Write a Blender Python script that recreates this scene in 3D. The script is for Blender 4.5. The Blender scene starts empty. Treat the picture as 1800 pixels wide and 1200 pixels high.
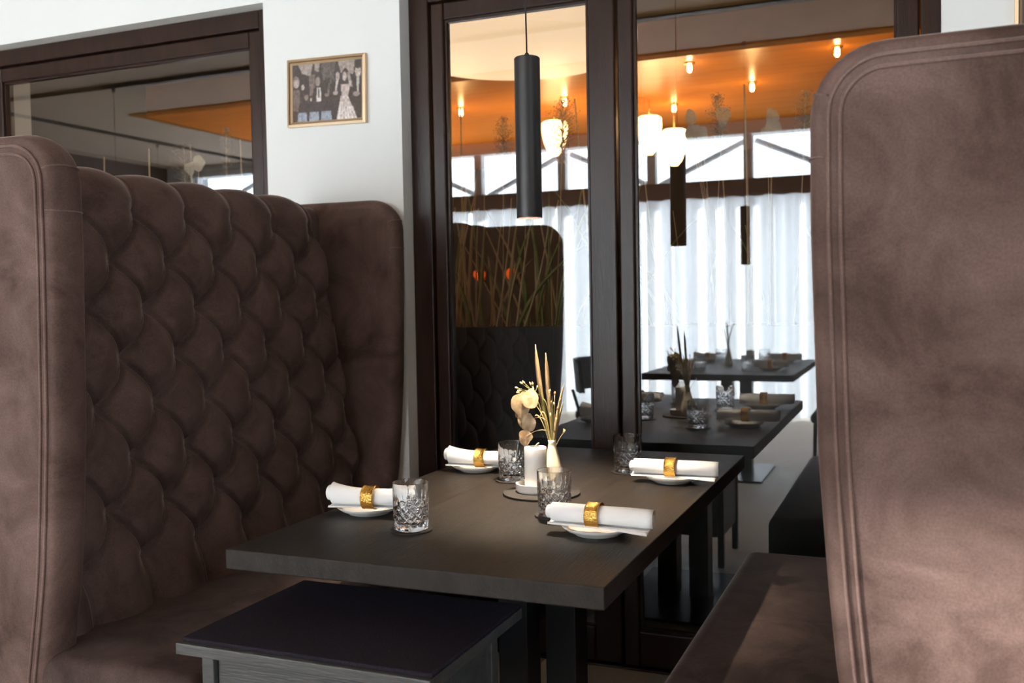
import bpy, bmesh, math, random
from mathutils import Vector, Matrix
import numpy as np
random.seed(7)
PI = math.pi
S = bpy.context.scene
COL = S.collection

# ------------------------------------------------------------------ camera
def make_camera():
    yaw, pitch, roll = math.radians(22.686), math.radians(-2.544), math.radians(-1.031)
    f = Vector((-math.sin(yaw)*math.cos(pitch), math.cos(yaw)*math.cos(pitch), math.sin(pitch)))
    r = Vector((math.cos(yaw), math.sin(yaw), 0)); u = r.cross(f)
    c, s = math.cos(roll), math.sin(roll)
    r2 = c*r + s*u; u2 = -s*r + c*u
    cd = bpy.data.cameras.new('camera'); cd.sensor_width = 36; cd.lens = 36*1714.8/1800
    cd.clip_start = .05; cd.clip_end = 100
    cd.dof.use_dof = True; cd.dof.focus_distance = 2.25; cd.dof.aperture_fstop = 5.0
    o = bpy.data.objects.new('camera', cd); COL.objects.link(o)
    m = Matrix((r2, u2, -f)).transposed().to_4x4(); m.translation = (0, -3.142, 1.25)
    o.matrix_world = m
    S.camera = o
make_camera()
# ------------------------------------------------------------------ world, daylight, exposure
W = bpy.data.worlds.new('sky'); S.world = W; W.use_nodes = True
W.node_tree.nodes['Background'].inputs[0].default_value = (.80, .90, 1.0, 1)
W.node_tree.nodes['Background'].inputs[1].default_value = 3.0
S.view_settings.view_transform = 'Standard'; S.view_settings.look = 'None'
S.view_settings.gamma = 1; S.view_settings.use_curve_mapping = False
S.view_settings.exposure = 0.0
try:
    S.cycles.use_denoising = True; S.cycles.max_bounces = 14; S.cycles.transparent_max_bounces = 16
    S.cycles.transmission_bounces = 12; S.cycles.glossy_bounces = 6; S.cycles.sample_clamp_indirect = 6
    S.cycles.caustics_refractive = True; S.cycles.blur_glossy = .5
except Exception: pass

def lamp(name, kind, loc, energy, color=(1,1,1), rot=None, parent=None, **kw):
    d = bpy.data.lights.new(name, kind); d.energy = energy; d.color = color
    for k, v in kw.items(): setattr(d, k, v)
    o = bpy.data.objects.new(name, d); COL.objects.link(o); o.location = loc
    if rot: o.rotation_euler = rot
    if parent: o.parent = parent
    return o
# daylight outside the long window front behind the camera (facade at y = -7)
lamp('window_daylight', 'AREA', (-4.7, -7.45, 1.5), 760, (.92, .96, 1.0), (PI/2, 0, 0), shape='RECTANGLE', size=8.2, size_y=3.1)
# daylight outside the side window to the right behind the camera
lamp('side_window_daylight', 'AREA', (3.95, -4.6, 1.45), 60, (.93, .96, 1.0), (0, PI/2, 0), shape='RECTANGLE', size=2.2, size_y=3.0)
# low sun from behind the left of the camera, through the clerestory
sd = Vector((math.sin(math.radians(57.3)), math.cos(math.radians(57.3)), -math.tan(math.radians(11.0)))).normalized()
so = lamp('sun', 'SUN', (-12, -12, 5), 18.0, (1, .95, .88), angle=math.radians(.9))
so.rotation_euler = sd.to_track_quat('-Z', 'Y').to_euler()

# ------------------------------------------------------------------ materials
MATS = {}
def nodes_of(name):
    m = bpy.data.materials.new(name); m.use_nodes = True; MATS[name] = m
    nt = m.node_tree; b = nt.nodes['Principled BSDF']
    return m, nt, b
def N(nt, t, **kw):
    n = nt.nodes.new(t)
    for k, v in kw.items():
        if k in n.inputs: n.inputs[k].default_value = v
        else: setattr(n, k, v)
    return n
def mat(name, col, rough=.5, metal=0, bump=0, bscale=80, col2=None, nscale=6, stretch=(1,1,1), **kw):
    m, nt, b = nodes_of(name)
    b.inputs['Base Color'].default_value = (*col, 1); b.inputs['Roughness'].default_value = rough; b.inputs['Metallic'].default_value = metal
    for k, v in kw.items(): b.inputs[k].default_value = v
    if bump or col2:
        tc = N(nt, 'ShaderNodeTexCoord'); mp = N(nt, 'ShaderNodeMapping'); mp.inputs['Scale'].default_value = stretch
        nt.links.new(tc.outputs['Object'], mp.inputs[0])
    if col2:
        n = N(nt, 'ShaderNodeTexNoise', Scale=nscale, Detail=6.0, Roughness=.6); nt.links.new(mp.outputs[0], n.inputs['Vector'])
        r = N(nt, 'ShaderNodeValToRGB'); r.color_ramp.elements[0].color = (*col, 1); r.color_ramp.elements[1].color = (*col2, 1)
        r.color_ramp.elements[0].position = .34; r.color_ramp.elements[1].position = .68
        nt.links.new(n.outputs['Fac'], r.inputs[0]); nt.links.new(r.outputs[0], b.inputs['Base Color'])
    if bump:
        n2 = N(nt, 'ShaderNodeTexNoise', Scale=bscale, Detail=3.0); nt.links.new(mp.outputs[0], n2.inputs['Vector'])
        bp = N(nt, 'ShaderNodeBump', Strength=bump, Distance=.01); nt.links.new(n2.outputs['Fac'], bp.inputs['Height']); nt.links.new(bp.outputs[0], b.inputs['Normal'])
    return m
def emit(name, col, strength, base=None):
    m, nt, b = nodes_of(name)
    b.inputs['Base Color'].default_value = (*(base or col), 1)
    b.inputs['Emission Color'].default_value = (*col, 1); b.inputs['Emission Strength'].default_value = strength
    return m
def velvet(name, c1, c2, sheen=.9, tint=(.75, .62, .57), scale=5):
    m, nt, b = nodes_of(name)
    tc = N(nt, 'ShaderNodeTexCoord')
    n = N(nt, 'ShaderNodeTexNoise', Scale=scale, Detail=7.0, Roughness=.62, Distortion=.6); nt.links.new(tc.outputs['Object'], n.inputs['Vector'])
    r = N(nt, 'ShaderNodeValToRGB'); e = r.color_ramp.elements
    e[0].color = (*c1, 1); e[1].color = (*c2, 1); e[0].position = .36; e[1].position = .66
    f = N(nt, 'ShaderNodeTexNoise', Scale=260.0, Detail=2.0); nt.links.new(tc.outputs['Object'], f.inputs['Vector'])
    mx = N(nt, 'ShaderNodeMix', data_type='RGBA', blend_type='OVERLAY'); mx.inputs[0].default_value = .35
    nt.links.new(n.outputs['Fac'], r.inputs[0]); nt.links.new(r.outputs[0], mx.inputs[6]); nt.links.new(f.outputs['Fac'], mx.inputs[7])
    nt.links.new(mx.outputs[2], b.inputs['Base Color'])
    b.inputs['Roughness'].default_value = .75; b.inputs['Specular IOR Level'].default_value = .15
    b.inputs['Sheen Weight'].default_value = sheen; b.inputs['Sheen Roughness'].default_value = .24; b.inputs['Sheen Tint'].default_value = (*tint, 1)
    bp = N(nt, 'ShaderNodeBump', Strength=.12, Distance=.004); nt.links.new(n.outputs['Fac'], bp.inputs['Height']); nt.links.new(bp.outputs[0], b.inputs['Normal'])
    return m
velvet('velvet', (.068, .041, .034), (.172, .112, .097), sheen=.5, tint=(.80, .64, .58))
velvet('velvet_tuft', (.078, .048, .040), (.128, .083, .071), sheen=.6, tint=(.80, .64, .58), scale=9)
velvet('velvet_pipe', (.13, .08, .07), (.21, .14, .12), sheen=.6)
velvet('velvet_seat', (.042, .027, .024), (.095, .064, .057), sheen=.5, scale=7)  # same velvet in a darker base, standing in for shade on the seats
mat('wall_white', (.84, .87, .86), .7, bump=.03, bscale=120)
mat('ceiling_plaster', (.62, .48, .36), .8)
mat('panel_brown', (.10, .06, .045), .6)
mat('dark_wood', (.018, .0075, .005), .30, col2=(.034, .0145, .009), nscale=5, stretch=(6, 6, .5), bump=.1, bscale=40, **{'Specular IOR Level': .33})
mat('table_wood', (.014, .0105, .0085), .5, col2=(.028, .0215, .0175), nscale=4, stretch=(9, .7, 4), bump=.12, bscale=30, **{'Specular IOR Level': .22})
mat('cab_wood', (.045, .047, .047), .38, col2=(.075, .078, .078), nscale=4, stretch=(.7, 5, 9), bump=.15, bscale=30)
mat('felt', (.009, .0075, .012), .98, col2=(.040, .034, .048), nscale=520, bump=.25, bscale=900, **{'Specular IOR Level': .1})
mat('black_steel', (.035, .04, .048), .35, metal=.3)
mat('black_lamp', (.018, .019, .021), .42)
mat('cord', (.01, .01, .01), .6)
mat('lamp_inside', (.05, .025, .018), .5)
mat('coaster', (.018, .013, .011), .8)
mat('porcelain', (.86, .84, .81), .18)
mat('wax', (.88, .85, .80), .45, **{'Subsurface Weight': .2, 'Subsurface Radius': (.02, .014, .01)})
mat('napkin', (.93, .93, .92), .85, bump=.15, bscale=400)
mat('gold', (.72, .42, .10), .24, metal=1, bump=.35, bscale=260)
mat('frame_gold', (.72, .55, .36), .35, metal=.75)
mat('frame_groove', (.24, .15, .08), .5, metal=.4)
mat('vase_cream', (.80, .70, .52), .35)
mat('tan_stem', (.50, .33, .15), .7, col2=(.62, .44, .22), nscale=30)
mat('green_stem', (.16, .17, .04), .7, col2=(.30, .25, .08), nscale=30)
mat('yellow_bud', (.75, .55, .22), .6)
mat('brown_bud', (.36, .17, .06), .6)
mat('lunaria', (.22, .13, .06), .5, col2=(.48, .35, .20), nscale=45, **{'Alpha': .93})
mat('feather', (.34, .19, .09), .8, col2=(.50, .32, .17), nscale=40)
mat('wick', (.85, .80, .7), .8)
mat('tile', (.66, .57, .45), .5, col2=(.73, .64, .52), nscale=3)
mat('grout', (.30, .28, .26), .8)
mat('planter_black', (.016, .017, .019), .5, bump=.1, bscale=60)
mat('chips', (.12, .075, .035), .9, col2=(.24, .16, .08), nscale=30)
mat('reed', (.46, .34, .19), .8, col2=(.62, .48, .29), nscale=12)
mat('reed_green', (.13, .19, .05), .7, col2=(.34, .33, .12), nscale=12)
mat('plume', (.16, .12, .08), .9, col2=(.30, .24, .17), nscale=40)
mat('pod', (.42, .35, .25), .6, col2=(.55, .47, .35), nscale=40)
mat('wood_ceiling', (.42, .135, .014), .32, col2=(.54, .20, .022), nscale=3, stretch=(.6, 6, 1), **{'Specular IOR Level': .3})
mat('wood_matt', (.42, .15, .02), .8, col2=(.54, .21, .03), nscale=3, stretch=(.6, 6, 1), **{'Specular IOR Level': .05})
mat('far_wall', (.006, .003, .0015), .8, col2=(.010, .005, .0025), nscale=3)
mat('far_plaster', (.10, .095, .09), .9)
mat('far_floor', (.05, .035, .025), .4)
mat('chair_black', (.022, .025, .030), .6)
mat('bench_black', (.010, .011, .014), .55)
mat('track_black', (.010, .014, .013), .5)
mat('transom', (.12, .07, .05), .6)
mat('trim_white', (.72, .74, .75), .6)
mat('brass', (.55, .38, .15), .3, metal=1)
emit('bulb', (1, .62, .25), 60)
emit('shade_glow', (1, .66, .30), 7.0)
emit('disc_glow', (1, .70, .42), 1.15, (.9, .85, .78))
emit('amber_glow', (1, .14, .015), .35)
emit('pendant_led', (1, .86, .66), 1.5)
emit('flame', (1, .55, .15), 12)
def m_glass():
    m, nt, b = nodes_of('crystal')
    g = N(nt, 'ShaderNodeBsdfGlass', IOR=1.5, Roughness=.0); g.inputs['Color'].default_value = (.98, .985, .99, 1)
    nt.links.new(g.outputs[0], nt.nodes['Material Output'].inputs[0]); nt.nodes.remove(b)
m_glass()
def m_pane(name, f0, tint):      # thin pane: Schlick reflectance, the same from both sides
    m, nt, b = nodes_of(name)
    lw = N(nt, 'ShaderNodeLayerWeight', Blend=.5); pw = N(nt, 'ShaderNodeMath', operation='POWER'); pw.inputs[1].default_value = 5.0
    fr = N(nt, 'ShaderNodeMath', operation='MULTIPLY_ADD'); fr.inputs[1].default_value = 1-f0; fr.inputs[2].default_value = f0
    nt.links.new(lw.outputs['Facing'], pw.inputs[0]); nt.links.new(pw.outputs[0], fr.inputs[0]); t = N(nt, 'ShaderNodeBsdfTransparent'); t.inputs[0].default_value = (*tint, 1)
    g = N(nt, 'ShaderNodeBsdfGlossy', Roughness=.0); g.inputs[0].default_value = (.95, .97, 1, 1)
    mx = N(nt, 'ShaderNodeMixShader')
    nt.links.new(fr.outputs[0], mx.inputs[0]); nt.links.new(t.outputs[0], mx.inputs[1]); nt.links.new(g.outputs[0], mx.inputs[2])
    nt.links.new(mx.outputs[0], nt.nodes['Material Output'].inputs[0]); nt.nodes.remove(b)
m_pane('pane', .165, (.80, .80, .79))
m_pane('pane_clear', .04, (.95, .97, .98))
def m_curtain():
    m, nt, b = nodes_of('sheer')
    d = N(nt, 'ShaderNodeBsdfDiffuse'); d.inputs[0].default_value = (.85, .87, .88, 1)
    t = N(nt, 'ShaderNodeBsdfTranslucent'); t.inputs[0].default_value = (.92, .95, .96, 1)
    a = N(nt, 'ShaderNodeMixShader'); a.inputs[0].default_value = .75
    nt.links.new(d.outputs[0], a.inputs[1]); nt.links.new(t.outputs[0], a.inputs[2])
    tr = N(nt, 'ShaderNodeBsdfTransparent'); c = N(nt, 'ShaderNodeMixShader'); c.inputs[0].default_value = .10
    nt.links.new(a.outputs[0], c.inputs[1]); nt.links.new(tr.outputs[0], c.inputs[2])
    nt.links.new(c.outputs[0], nt.nodes['Material Output'].inputs[0]); nt.nodes.remove(b)
m_curtain()

# ------------------------------------------------------------------ helpers
def tag(o, label=None, cat=None, group=None, kind=None):
    if label: o['label'] = label
    if cat: o['category'] = cat
    if group: o['group'] = group
    if kind: o['kind'] = kind
    return o
def thing(name, loc=(0,0,0), label=None, cat=None, group=None, kind=None, rz=0):
    o = bpy.data.objects.new(name, None); COL.objects.link(o); o.location = loc; o.rotation_euler = (0, 0, rz)
    o.empty_display_size = .05
    return tag(o, label, cat, group, kind)
def copy_tree(o, parent=None):
    c = o.copy(); COL.objects.link(c); c.parent = parent
    for ch in list(o.children):
        copy_tree(ch, c)
    return c
class MB:
    def __init__(s): s.v = []; s.f = []
    def add(s, vs, fs):
        k = len(s.v); s.v += [tuple(v) for v in vs]; s.f += [tuple(i+k for i in f) for f in fs]; return s
    def box(s, x0, x1, y0, y1, z0, z1):
        return s.add([(x0,y0,z0),(x1,y0,z0),(x1,y1,z0),(x0,y1,z0),(x0,y0,z1),(x1,y0,z1),(x1,y1,z1),(x0,y1,z1)],
                     [(0,3,2,1),(4,5,6,7),(0,1,5,4),(1,2,6,5),(2,3,7,6),(3,0,4,7)])
    def grid(s, P, closed_u=False, closed_v=False):      # P[i][j]
        n, m = len(P), len(P[0]); k = len(s.v)
        for r in P: s.v += [tuple(p) for p in r]
        for i in range(n if closed_u else n-1):
            for j in range(m if closed_v else m-1):
                i2, j2 = (i+1) % n, (j+1) % m
                s.f.append((k+i*m+j, k+i*m+j2, k+i2*m+j2, k+i2*m+j))
        return s
    def lathe(s, prof, seg=40, c=(0,0,0)):
        P = [[(c[0]+r*math.cos(2*PI*j/seg), c[1]+r*math.sin(2*PI*j/seg), c[2]+z) for j in range(seg)] for r, z in prof]
        return s.grid(P, closed_v=True)
    def tube(s, pts, rad, seg=8, cap=True):
        pts = [Vector(p) for p in pts]; n = len(pts); P = []
        rr = rad if isinstance(rad, (list, tuple)) else [rad]*n
        ref = None
        for i, p in enumerate(pts):
            t = (pts[min(i+1, n-1)] - pts[max(i-1, 0)]).normalized()
            if ref is None: ref = Vector((0, 0, 1)) if abs(t.z) < .9 else Vector((1, 0, 0))
            a = ref - t*ref.dot(t)
            if a.length < 1e-6: a = t.orthogonal()
            a.normalize(); ref = a; b = t.cross(a)
            P.append([p + (a*math.cos(2*PI*j/seg) + b*math.sin(2*PI*j/seg))*rr[i] for j in range(seg)])
        k = len(s.v); s.grid(P, closed_v=True)
        if cap:
            s.f.append(tuple(k+j for j in range(seg))[::-1]); s.f.append(tuple(k+(n-1)*seg+j for j in range(seg)))
        return s
    def build(s, name, m, parent=None, smooth=False, bevel=0, bseg=2, loc=None, autos=None):
        me = bpy.data.meshes.new(name); me.from_pydata(s.v, [], s.f); me.update()
        bm = bmesh.new(); bm.from_mesh(me)
        bmesh.ops.recalc_face_normals(bm, faces=bm.faces)
        if bevel:
            bmesh.ops.bevel(bm, geom=[e for e in bm.edges if len(e.link_faces) == 2 and e.calc_face_angle(0) > .5], offset=bevel, segments=bseg, profile=.5, affect='EDGES', clamp_overlap=True)
        bm.to_mesh(me); bm.free()
        me.materials.append(MATS[m])
        if smooth: me.polygons.foreach_set('use_smooth', [True]*len(me.polygons))
        if autos:
            try: me.set_sharp_from_angle(angle=math.radians(autos))
            except Exception: pass
        o = bpy.data.objects.new(name, me); COL.objects.link(o)
        if loc: o.location = loc
        if parent: o.parent = parent
        return o
def box(name, m, x0, x1, y0, y1, z0, z1, parent=None, bevel=0, bseg=2, smooth=False, loc=None):
    return MB().box(x0, x1, y0, y1, z0, z1).build(name, m, parent, bevel=bevel, bseg=bseg, smooth=smooth, autos=40 if smooth else None, loc=loc)
def struct(o, label=None):
    o['kind'] = 'structure'
    if label: o['label'] = label
    return o

# ================================================================== THE SETTING
# ---- floor of the dining room: stone tiles laid on a grout bed
fl = struct(box('floor', 'grout', -9, 3.6, -7.1, .12, -.06, -.004), 'beige stone tiled floor of the dining room')
tm = None
for i in range(10):
    for j in range(12):
        x, y = -4.2 + i*.6, -7.0 + j*.6
        if tm is None:
            o = box('tile', 'tile', -.2975, .2975, -.2975, .2975, -.012, 0, fl, bevel=.002, bseg=1); tm = o
        else:
            o = tm.copy(); COL.objects.link(o); o.parent = fl
        o.location = (x+.3, y+.3 if y+.6 <= .2 else y+.3, random.uniform(-.0008, 0))
# ---- ceiling
struct(box('ceiling', 'wood_matt', -6.7, 3.6, -6.9, -3.86, 2.988, 3.0), 'amber wood ceiling panel over the back of the dining room')
struct(box('ceiling', 'ceiling_plaster', -9, 3.6, -7.1, -.1, 3.0, 3.15), 'pale plaster ceiling of the dining room')
# ---- glazed wall: white plaster pieces around the window and doors
YF = -.10
w = MB()
w.box(-9, 3.6, YF, .12, 2.362, 3.15)          # lintel
w.box(-2.25, -1.676, YF, .12, 0, 2.362)       # pillar
w.box(.057, 3.6, YF, .12, 0, 2.362)           # right part
w.box(-9, -3.79, YF, .12, 0, 2.362)           # left part
w.box(-3.79, -2.25, YF, .12, 0, .55)          # sill wall
w.box(-3.95, -3.712, .051, .14, .55, 2.362)   # reveal on the far side of the window
struct(w.build('wall_front', 'wall_white'), 'white plaster wall with pillar between the window and the glass doors')
struct(box('wall_left', 'panel_brown', -9.2, -9, -7.1, .12, 0, 3.15), 'dark panelled wall at the left end of the dining room')
w = MB()
w.box(3.6, 3.8, -7.1, -6.1, 0, 3.15); w.box(3.6, 3.8, -3.1, .12, 0, 3.15); w.box(3.6, 3.8, -6.1, -3.1, 0, .35); w.box(3.6, 3.8, -6.1, -3.1, 2.55, 3.15)
struct(w.build('wall_right', 'panel_brown'), 'dark panelled wall at the right end of the dining room')
t = thing('window_3', (0, 0, 0), 'side window in the dark panelled wall to the right', None, None, 'structure')
for y in (-6.1, -4.63, -3.16): box('mullion', 'dark_wood', 3.66, 3.74, y, y+.06, .35, 2.55, t)
for y in (-6.04, -4.57): MB().add([(3.7, y, .35), (3.7, y+1.41, .35), (3.7, y+1.41, 2.55), (3.7, y, 2.55)], [(0,1,2,3)]).build('pane', 'pane_clear', t)
# ---- dark wooden window and doors. Each frame member is a mesh of its own.
def glazed(name, label, x0, x1, z0, z1, outer, sash, y_f=-.035, y_s=-.022, gl=(None,)*4):
    t = thing(name, (0, 0, 0), label, None, None, 'structure')
    L, Rr, Tt, Bb = outer; a, b, c, d = sash
    yb = .05
    if L: box('frame_stile', 'dark_wood', x0, x0+L, y_f, yb, z0, z1, t, bevel=.004)
    if Rr: box('frame_stile', 'dark_wood', x1-Rr, x1, y_f, yb, z0, z1, t, bevel=.004)
    if Tt: box('frame_head', 'dark_wood', x0+L, x1-Rr, y_f, yb, z1-Tt, z1, t, bevel=.004)
    if Bb: box('threshold', 'dark_wood', x0+L, x1-Rr, y_f, yb, z0, z0+Bb, t, bevel=.004)
    xa, xb, za, zb = x0+L+.003, x1-Rr-.003, z0+Bb+.003, z1-Tt-.003
    box('sash_stile', 'dark_wood', xa, xa+a, y_s, .04, za, zb, t, bevel=.006)
    box('sash_stile', 'dark_wood', xb-b, xb, y_s, .04, za, zb, t, bevel=.006)
    box('sash_rail', 'dark_wood', xa+a, xb-b, y_s, .04, zb-c, zb, t, bevel=.006)
    box('sash_rail', 'dark_wood', xa+a, xb-b, y_s, .04, za, za+d, t, bevel=.006)
    # glazing beads
    g0, g1, h0, h1 = xa+a, xb-b, za+d, zb-c
    for q in ((g0, g0+.008, h0, h1), (g1-.008, g1, h0, h1), (g0+.008, g1-.008, h1-.008, h1), (g0+.008, g1-.008, h0, h0+.008)):
        box('glazing_bead', 'dark_wood', q[0], q[1], -.010, .012, q[2], q[3], t)
    MB().add([(g0, 0, h0), (g1, 0, h0), (g1, 0, h1), (g0, 0, h1)], [(0, 1, 2, 3)]).build('pane', 'pane', t)
    return t
glazed('window_1', 'dark brown wooden window behind the tufted sofa', -3.80, -2.262, .55, 2.362, (.05, .058, .068, .05), (.052, .056, .062, .06))
glazed('door_1', 'narrow glass door in dark brown wood behind the table', -1.676, -.919, 0, 2.362, (.077, 0, .068, .008), (.050, .094, .060, .12))
glazed('door_2', 'wide glass door in dark brown wood beside the right bench', -.917, .058, 0, 2.362, (0, .055, .068, .008), (.052, .062, .060, .12))
# hinge screw caps and the brass foot of the door leaf
# ---- far room behind the glass
struct(box('floor', 'far_floor', -9, 3.6, .12, 8, -.06, 0), 'dark floor of the room behind the glass')
fb = MB().box(-9, 3.6, 7.6, 7.8, 0, 3.2)
struct(fb.build('wall_back', 'far_wall'), 'dark brown wall at the end of the room behind the glass')
struct(box('wall_left', 'far_wall', -9.2, -9, .12, 7.8, 0, 3.2), 'brown left wall of the room behind the glass')
struct(box('wall_right', 'far_wall', 3.6, 3.8, .12, 7.8, 0, 3.2), 'brown right wall of the room behind the glass')
struct(box('ceiling', 'far_plaster', -9, 3.6, .12, 7.8, 3.05, 3.2), 'dark plaster ceiling near the glass in the room behind')
struct(box('ceiling', 'wood_ceiling', -5.9, 3.6, 3.22, 7.6, 2.8, 3.05), 'glossy amber wood ceiling panel with small spot lamps')
# ---- window front behind the camera
YB = -7.0
w = MB()
w.box(-9, 3.6, YB-.1, YB+.1, 2.86, 3.15); w.box(-9, -8.6, YB-.1, YB+.1, 0, 2.86); w.box(-.6, 3.6, YB-.1, YB+.1, 0, 2.86)
struct(w.build('wall_back', 'wall_white'), 'white wall around the long window front facing the booth')
t = thing('window_2', (0, 0, 0), 'long window front with sheer curtains and a brown transom', None, None, 'structure')
box('transom', 'transom', -8.6, -.6, YB-.08, YB+.12, 2.23, 2.41, t)
for k in range(9):
    x = -8.6 + 8.0*k/8
    box('mullion', 'trim_white', x-.045, x+.045, YB-.05, YB+.05, 2.41, 2.86, t)
    box('mullion', 'trim_white', x-.05, x+.05, YB-.05, YB+.05, 0, 2.23, t)
    if k < 8:
        x1 = -8.6 + 8.0*(k+1)/8
        MB().add([(x+.045, YB, 2.41), (x1-.045, YB, 2.41), (x1-.045, YB, 2.86), (x+.045, YB, 2.86)], [(0,1,2,3)]).build('pane', 'pane_clear', t)
        MB().add([(x+.05, YB, 0), (x1-.05, YB, 0), (x1-.05, YB, 2.23), (x+.05, YB, 2.23)], [(0,1,2,3)]).build('pane', 'pane_clear', t)
        MB().tube([(x+.05, YB-.12, 2.42 + .4*(k % 2)), (x1-.05, YB-.12, 2.82 - .4*(k % 2))], .03, 6).build('brace', 'trim_white', t)
# sheer curtain panels
CW = 1.0
for k in range(8):
    x0 = -8.6 + CW*k; P = []
    ph = random.uniform(0, 6)
    nx = 90
    for zi in range(5):
        z = .02 + 2.2*zi/4; row = []
        for i in range(nx+1):
            u = i/nx
            amp = .065*(1 - .25*zi/4)
            row.append((x0 + .01 + (CW-.02)*u, YB + .26 + amp*math.sin(u*2*PI*4.5 + ph + .5*math.sin(u*9+k)) + .02*math.sin(u*31+k), z))
        P.append(row)
    o = MB().grid(P).build('curtain_panel', 'sheer', smooth=True)
    tag(o, ['leftmost', 'second', 'third', 'fourth', 'fifth', 'sixth', 'seventh', 'rightmost'][k] + ' white sheer curtain panel on the window front', 'curtain', 'sheer curtains along the window front')

# ================================================================== THE BOOTH SOFAS
AX = -.917
def uf(z):      # front edge of a wing, distance from the booth axis
    zs = [0, .42, .5, .65, .8, 1.0, 1.35, 1.7]; us = [.880, .866, .852, .826, .812, .798, .788, .788]
    return float(np.interp(z, zs, us))
def wing_outline(du, ztop, r=.085):
    pts = []
    for z in np.linspace(0.02, ztop-r, 26): pts.append((uf(z)+du, z))
    u0 = uf(ztop-r)+du
    for a in np.linspace(0, PI/2, 10)[1:]: pts.append((u0 + r - r*math.cos(a), ztop - r + r*math.sin(a)))
    for u in np.linspace(u0+r, 1.21, 10)[1:]: pts.append((u, ztop+.004*(u-u0)))
    for z in np.linspace(ztop, .02, 8)[1:]: pts.append((1.21, z))
    return pts
def offset(pts, d):
    n = len(pts); out = []
    for i in range(n):
        a = pts[i-1] if i else pts[0]; b = pts[i+1] if i < n-1 else pts[-1]
        tx, tz = b[0]-a[0], b[1]-a[1]; l = math.hypot(tx, tz) or 1
        out.append((pts[i][0] - tz/l*d, pts[i][1] + tx/l*d))      # left of travel: outward
    return out
def make_wing(parent, s, y_out, y_in, du, ztop):
    base = wing_outline(du, ztop)
    X = lambda u: s*u
    yc, hy = (y_out+y_in)/2, (y_in-y_out)/2
    loops = []
    sec = [(-.006, -1.0), (-.004, -1.0), (0, -.97)]
    sec += [(.026*math.sin(a)**.8 if math.sin(a) > 0 else 0, -.95*math.cos(a)) for a in np.linspace(.12, PI-.12, 13)]
    sec += [(0, .97), (-.004, 1.0), (-.006, 1.0)]
    for d, q in sec:
        loops.append([(X(u), yc + hy*q, z) for u, z in offset(base, d)])
    b = MB(); b.grid(loops, closed_v=False)
    n = len(base); k = len(loops)
    b.f.append(tuple(range(n))); b.f.append(tuple((k-1)*n + i for i in range(n)))
    o = b.build('wing', 'velvet', parent, smooth=True, autos=50)
    # double piping on both faces
    for yy, sg in ((y_out, -1), (y_in, 1)) if y_out < y_in else ():
        sgn = -1 if y_out < y_in else 1
        for d in (-.004, -.021):
            pts = [(X(u), yy + (-.0015 if sg < 0 else .0015)*(1 if y_out < y_in else -1), z) for u, z in offset(base, d)][1:45]
            MB().tube(pts, .0032, 6).build('piping', 'velvet_pipe', o, smooth=True)
    # gathered seam across the rolled corner
    for tt in (24, 27):
        seam = [(X(offset(base, d+.0012)[tt][0]), yc + hy*q, offset(base, d+.0012)[tt][1]) for d, q in sec[2:-2]]
        MB().tube(seam, .0016, 5).build('seam', 'velvet_pipe', o, smooth=True)
    return o
Z0, DZ, Y0, DY = 1.493, .1257, -.92, .2
def ub(z): return 1.033 - (1.49 - z)*.1
def tuft_h(y, z):
    a = (y - Y0)/DY; b = (Z0 - z)/DZ
    if b < 0:
        s = abs(math.sin(PI*a)); bb = 0
    elif b > 7:
        s = abs(math.cos(PI*a)); bb = 7
    else:
        p, q = a + b/2, a - b/2
        s = math.sqrt(abs(math.sin(PI*p)*math.sin(PI*q))); bb = b
    # nearest button
    k = min(7, max(0, round(bb))); best = 9
    for kk in (k-1, k, k+1):
        if 0 <= kk <= 7:
            off = .5 if kk % 2 else 0
            n = round(a - off) + off
            best = min(best, ((a-n)*DY)**2 + ((b-kk)*DZ)**2)
    dip = 1 - math.exp(-best/(.036**2))
    rad = math.sqrt(best)
    if 0 <= b <= 7:      # fold lines between the buttons: narrow pleats
        dc = min(abs(p-round(p)), abs(q-round(q)))*.105
    else:
        dc = (abs(a-round(a)) if b < 0 else abs(a-.5-round(a-.5)))*DY
    groove = math.exp(-(dc/.0045)**2) - .45*math.exp(-((dc-.008)/.003)**2)
    kk = k
    off = .5 if kk % 2 else 0; n = round(a-off)+off
    ang = math.atan2((b-kk)*DZ, (a-n)*DY)
    rip = .0013*math.cos(11*ang+.7*n)*math.exp(-rad/.030)*min(1, rad/.012)
    return .036*s**.88 + .040*(1-math.exp(-(rad/.040)**1.15)) - .010*groove*min(1, rad/.02) + rip
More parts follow.
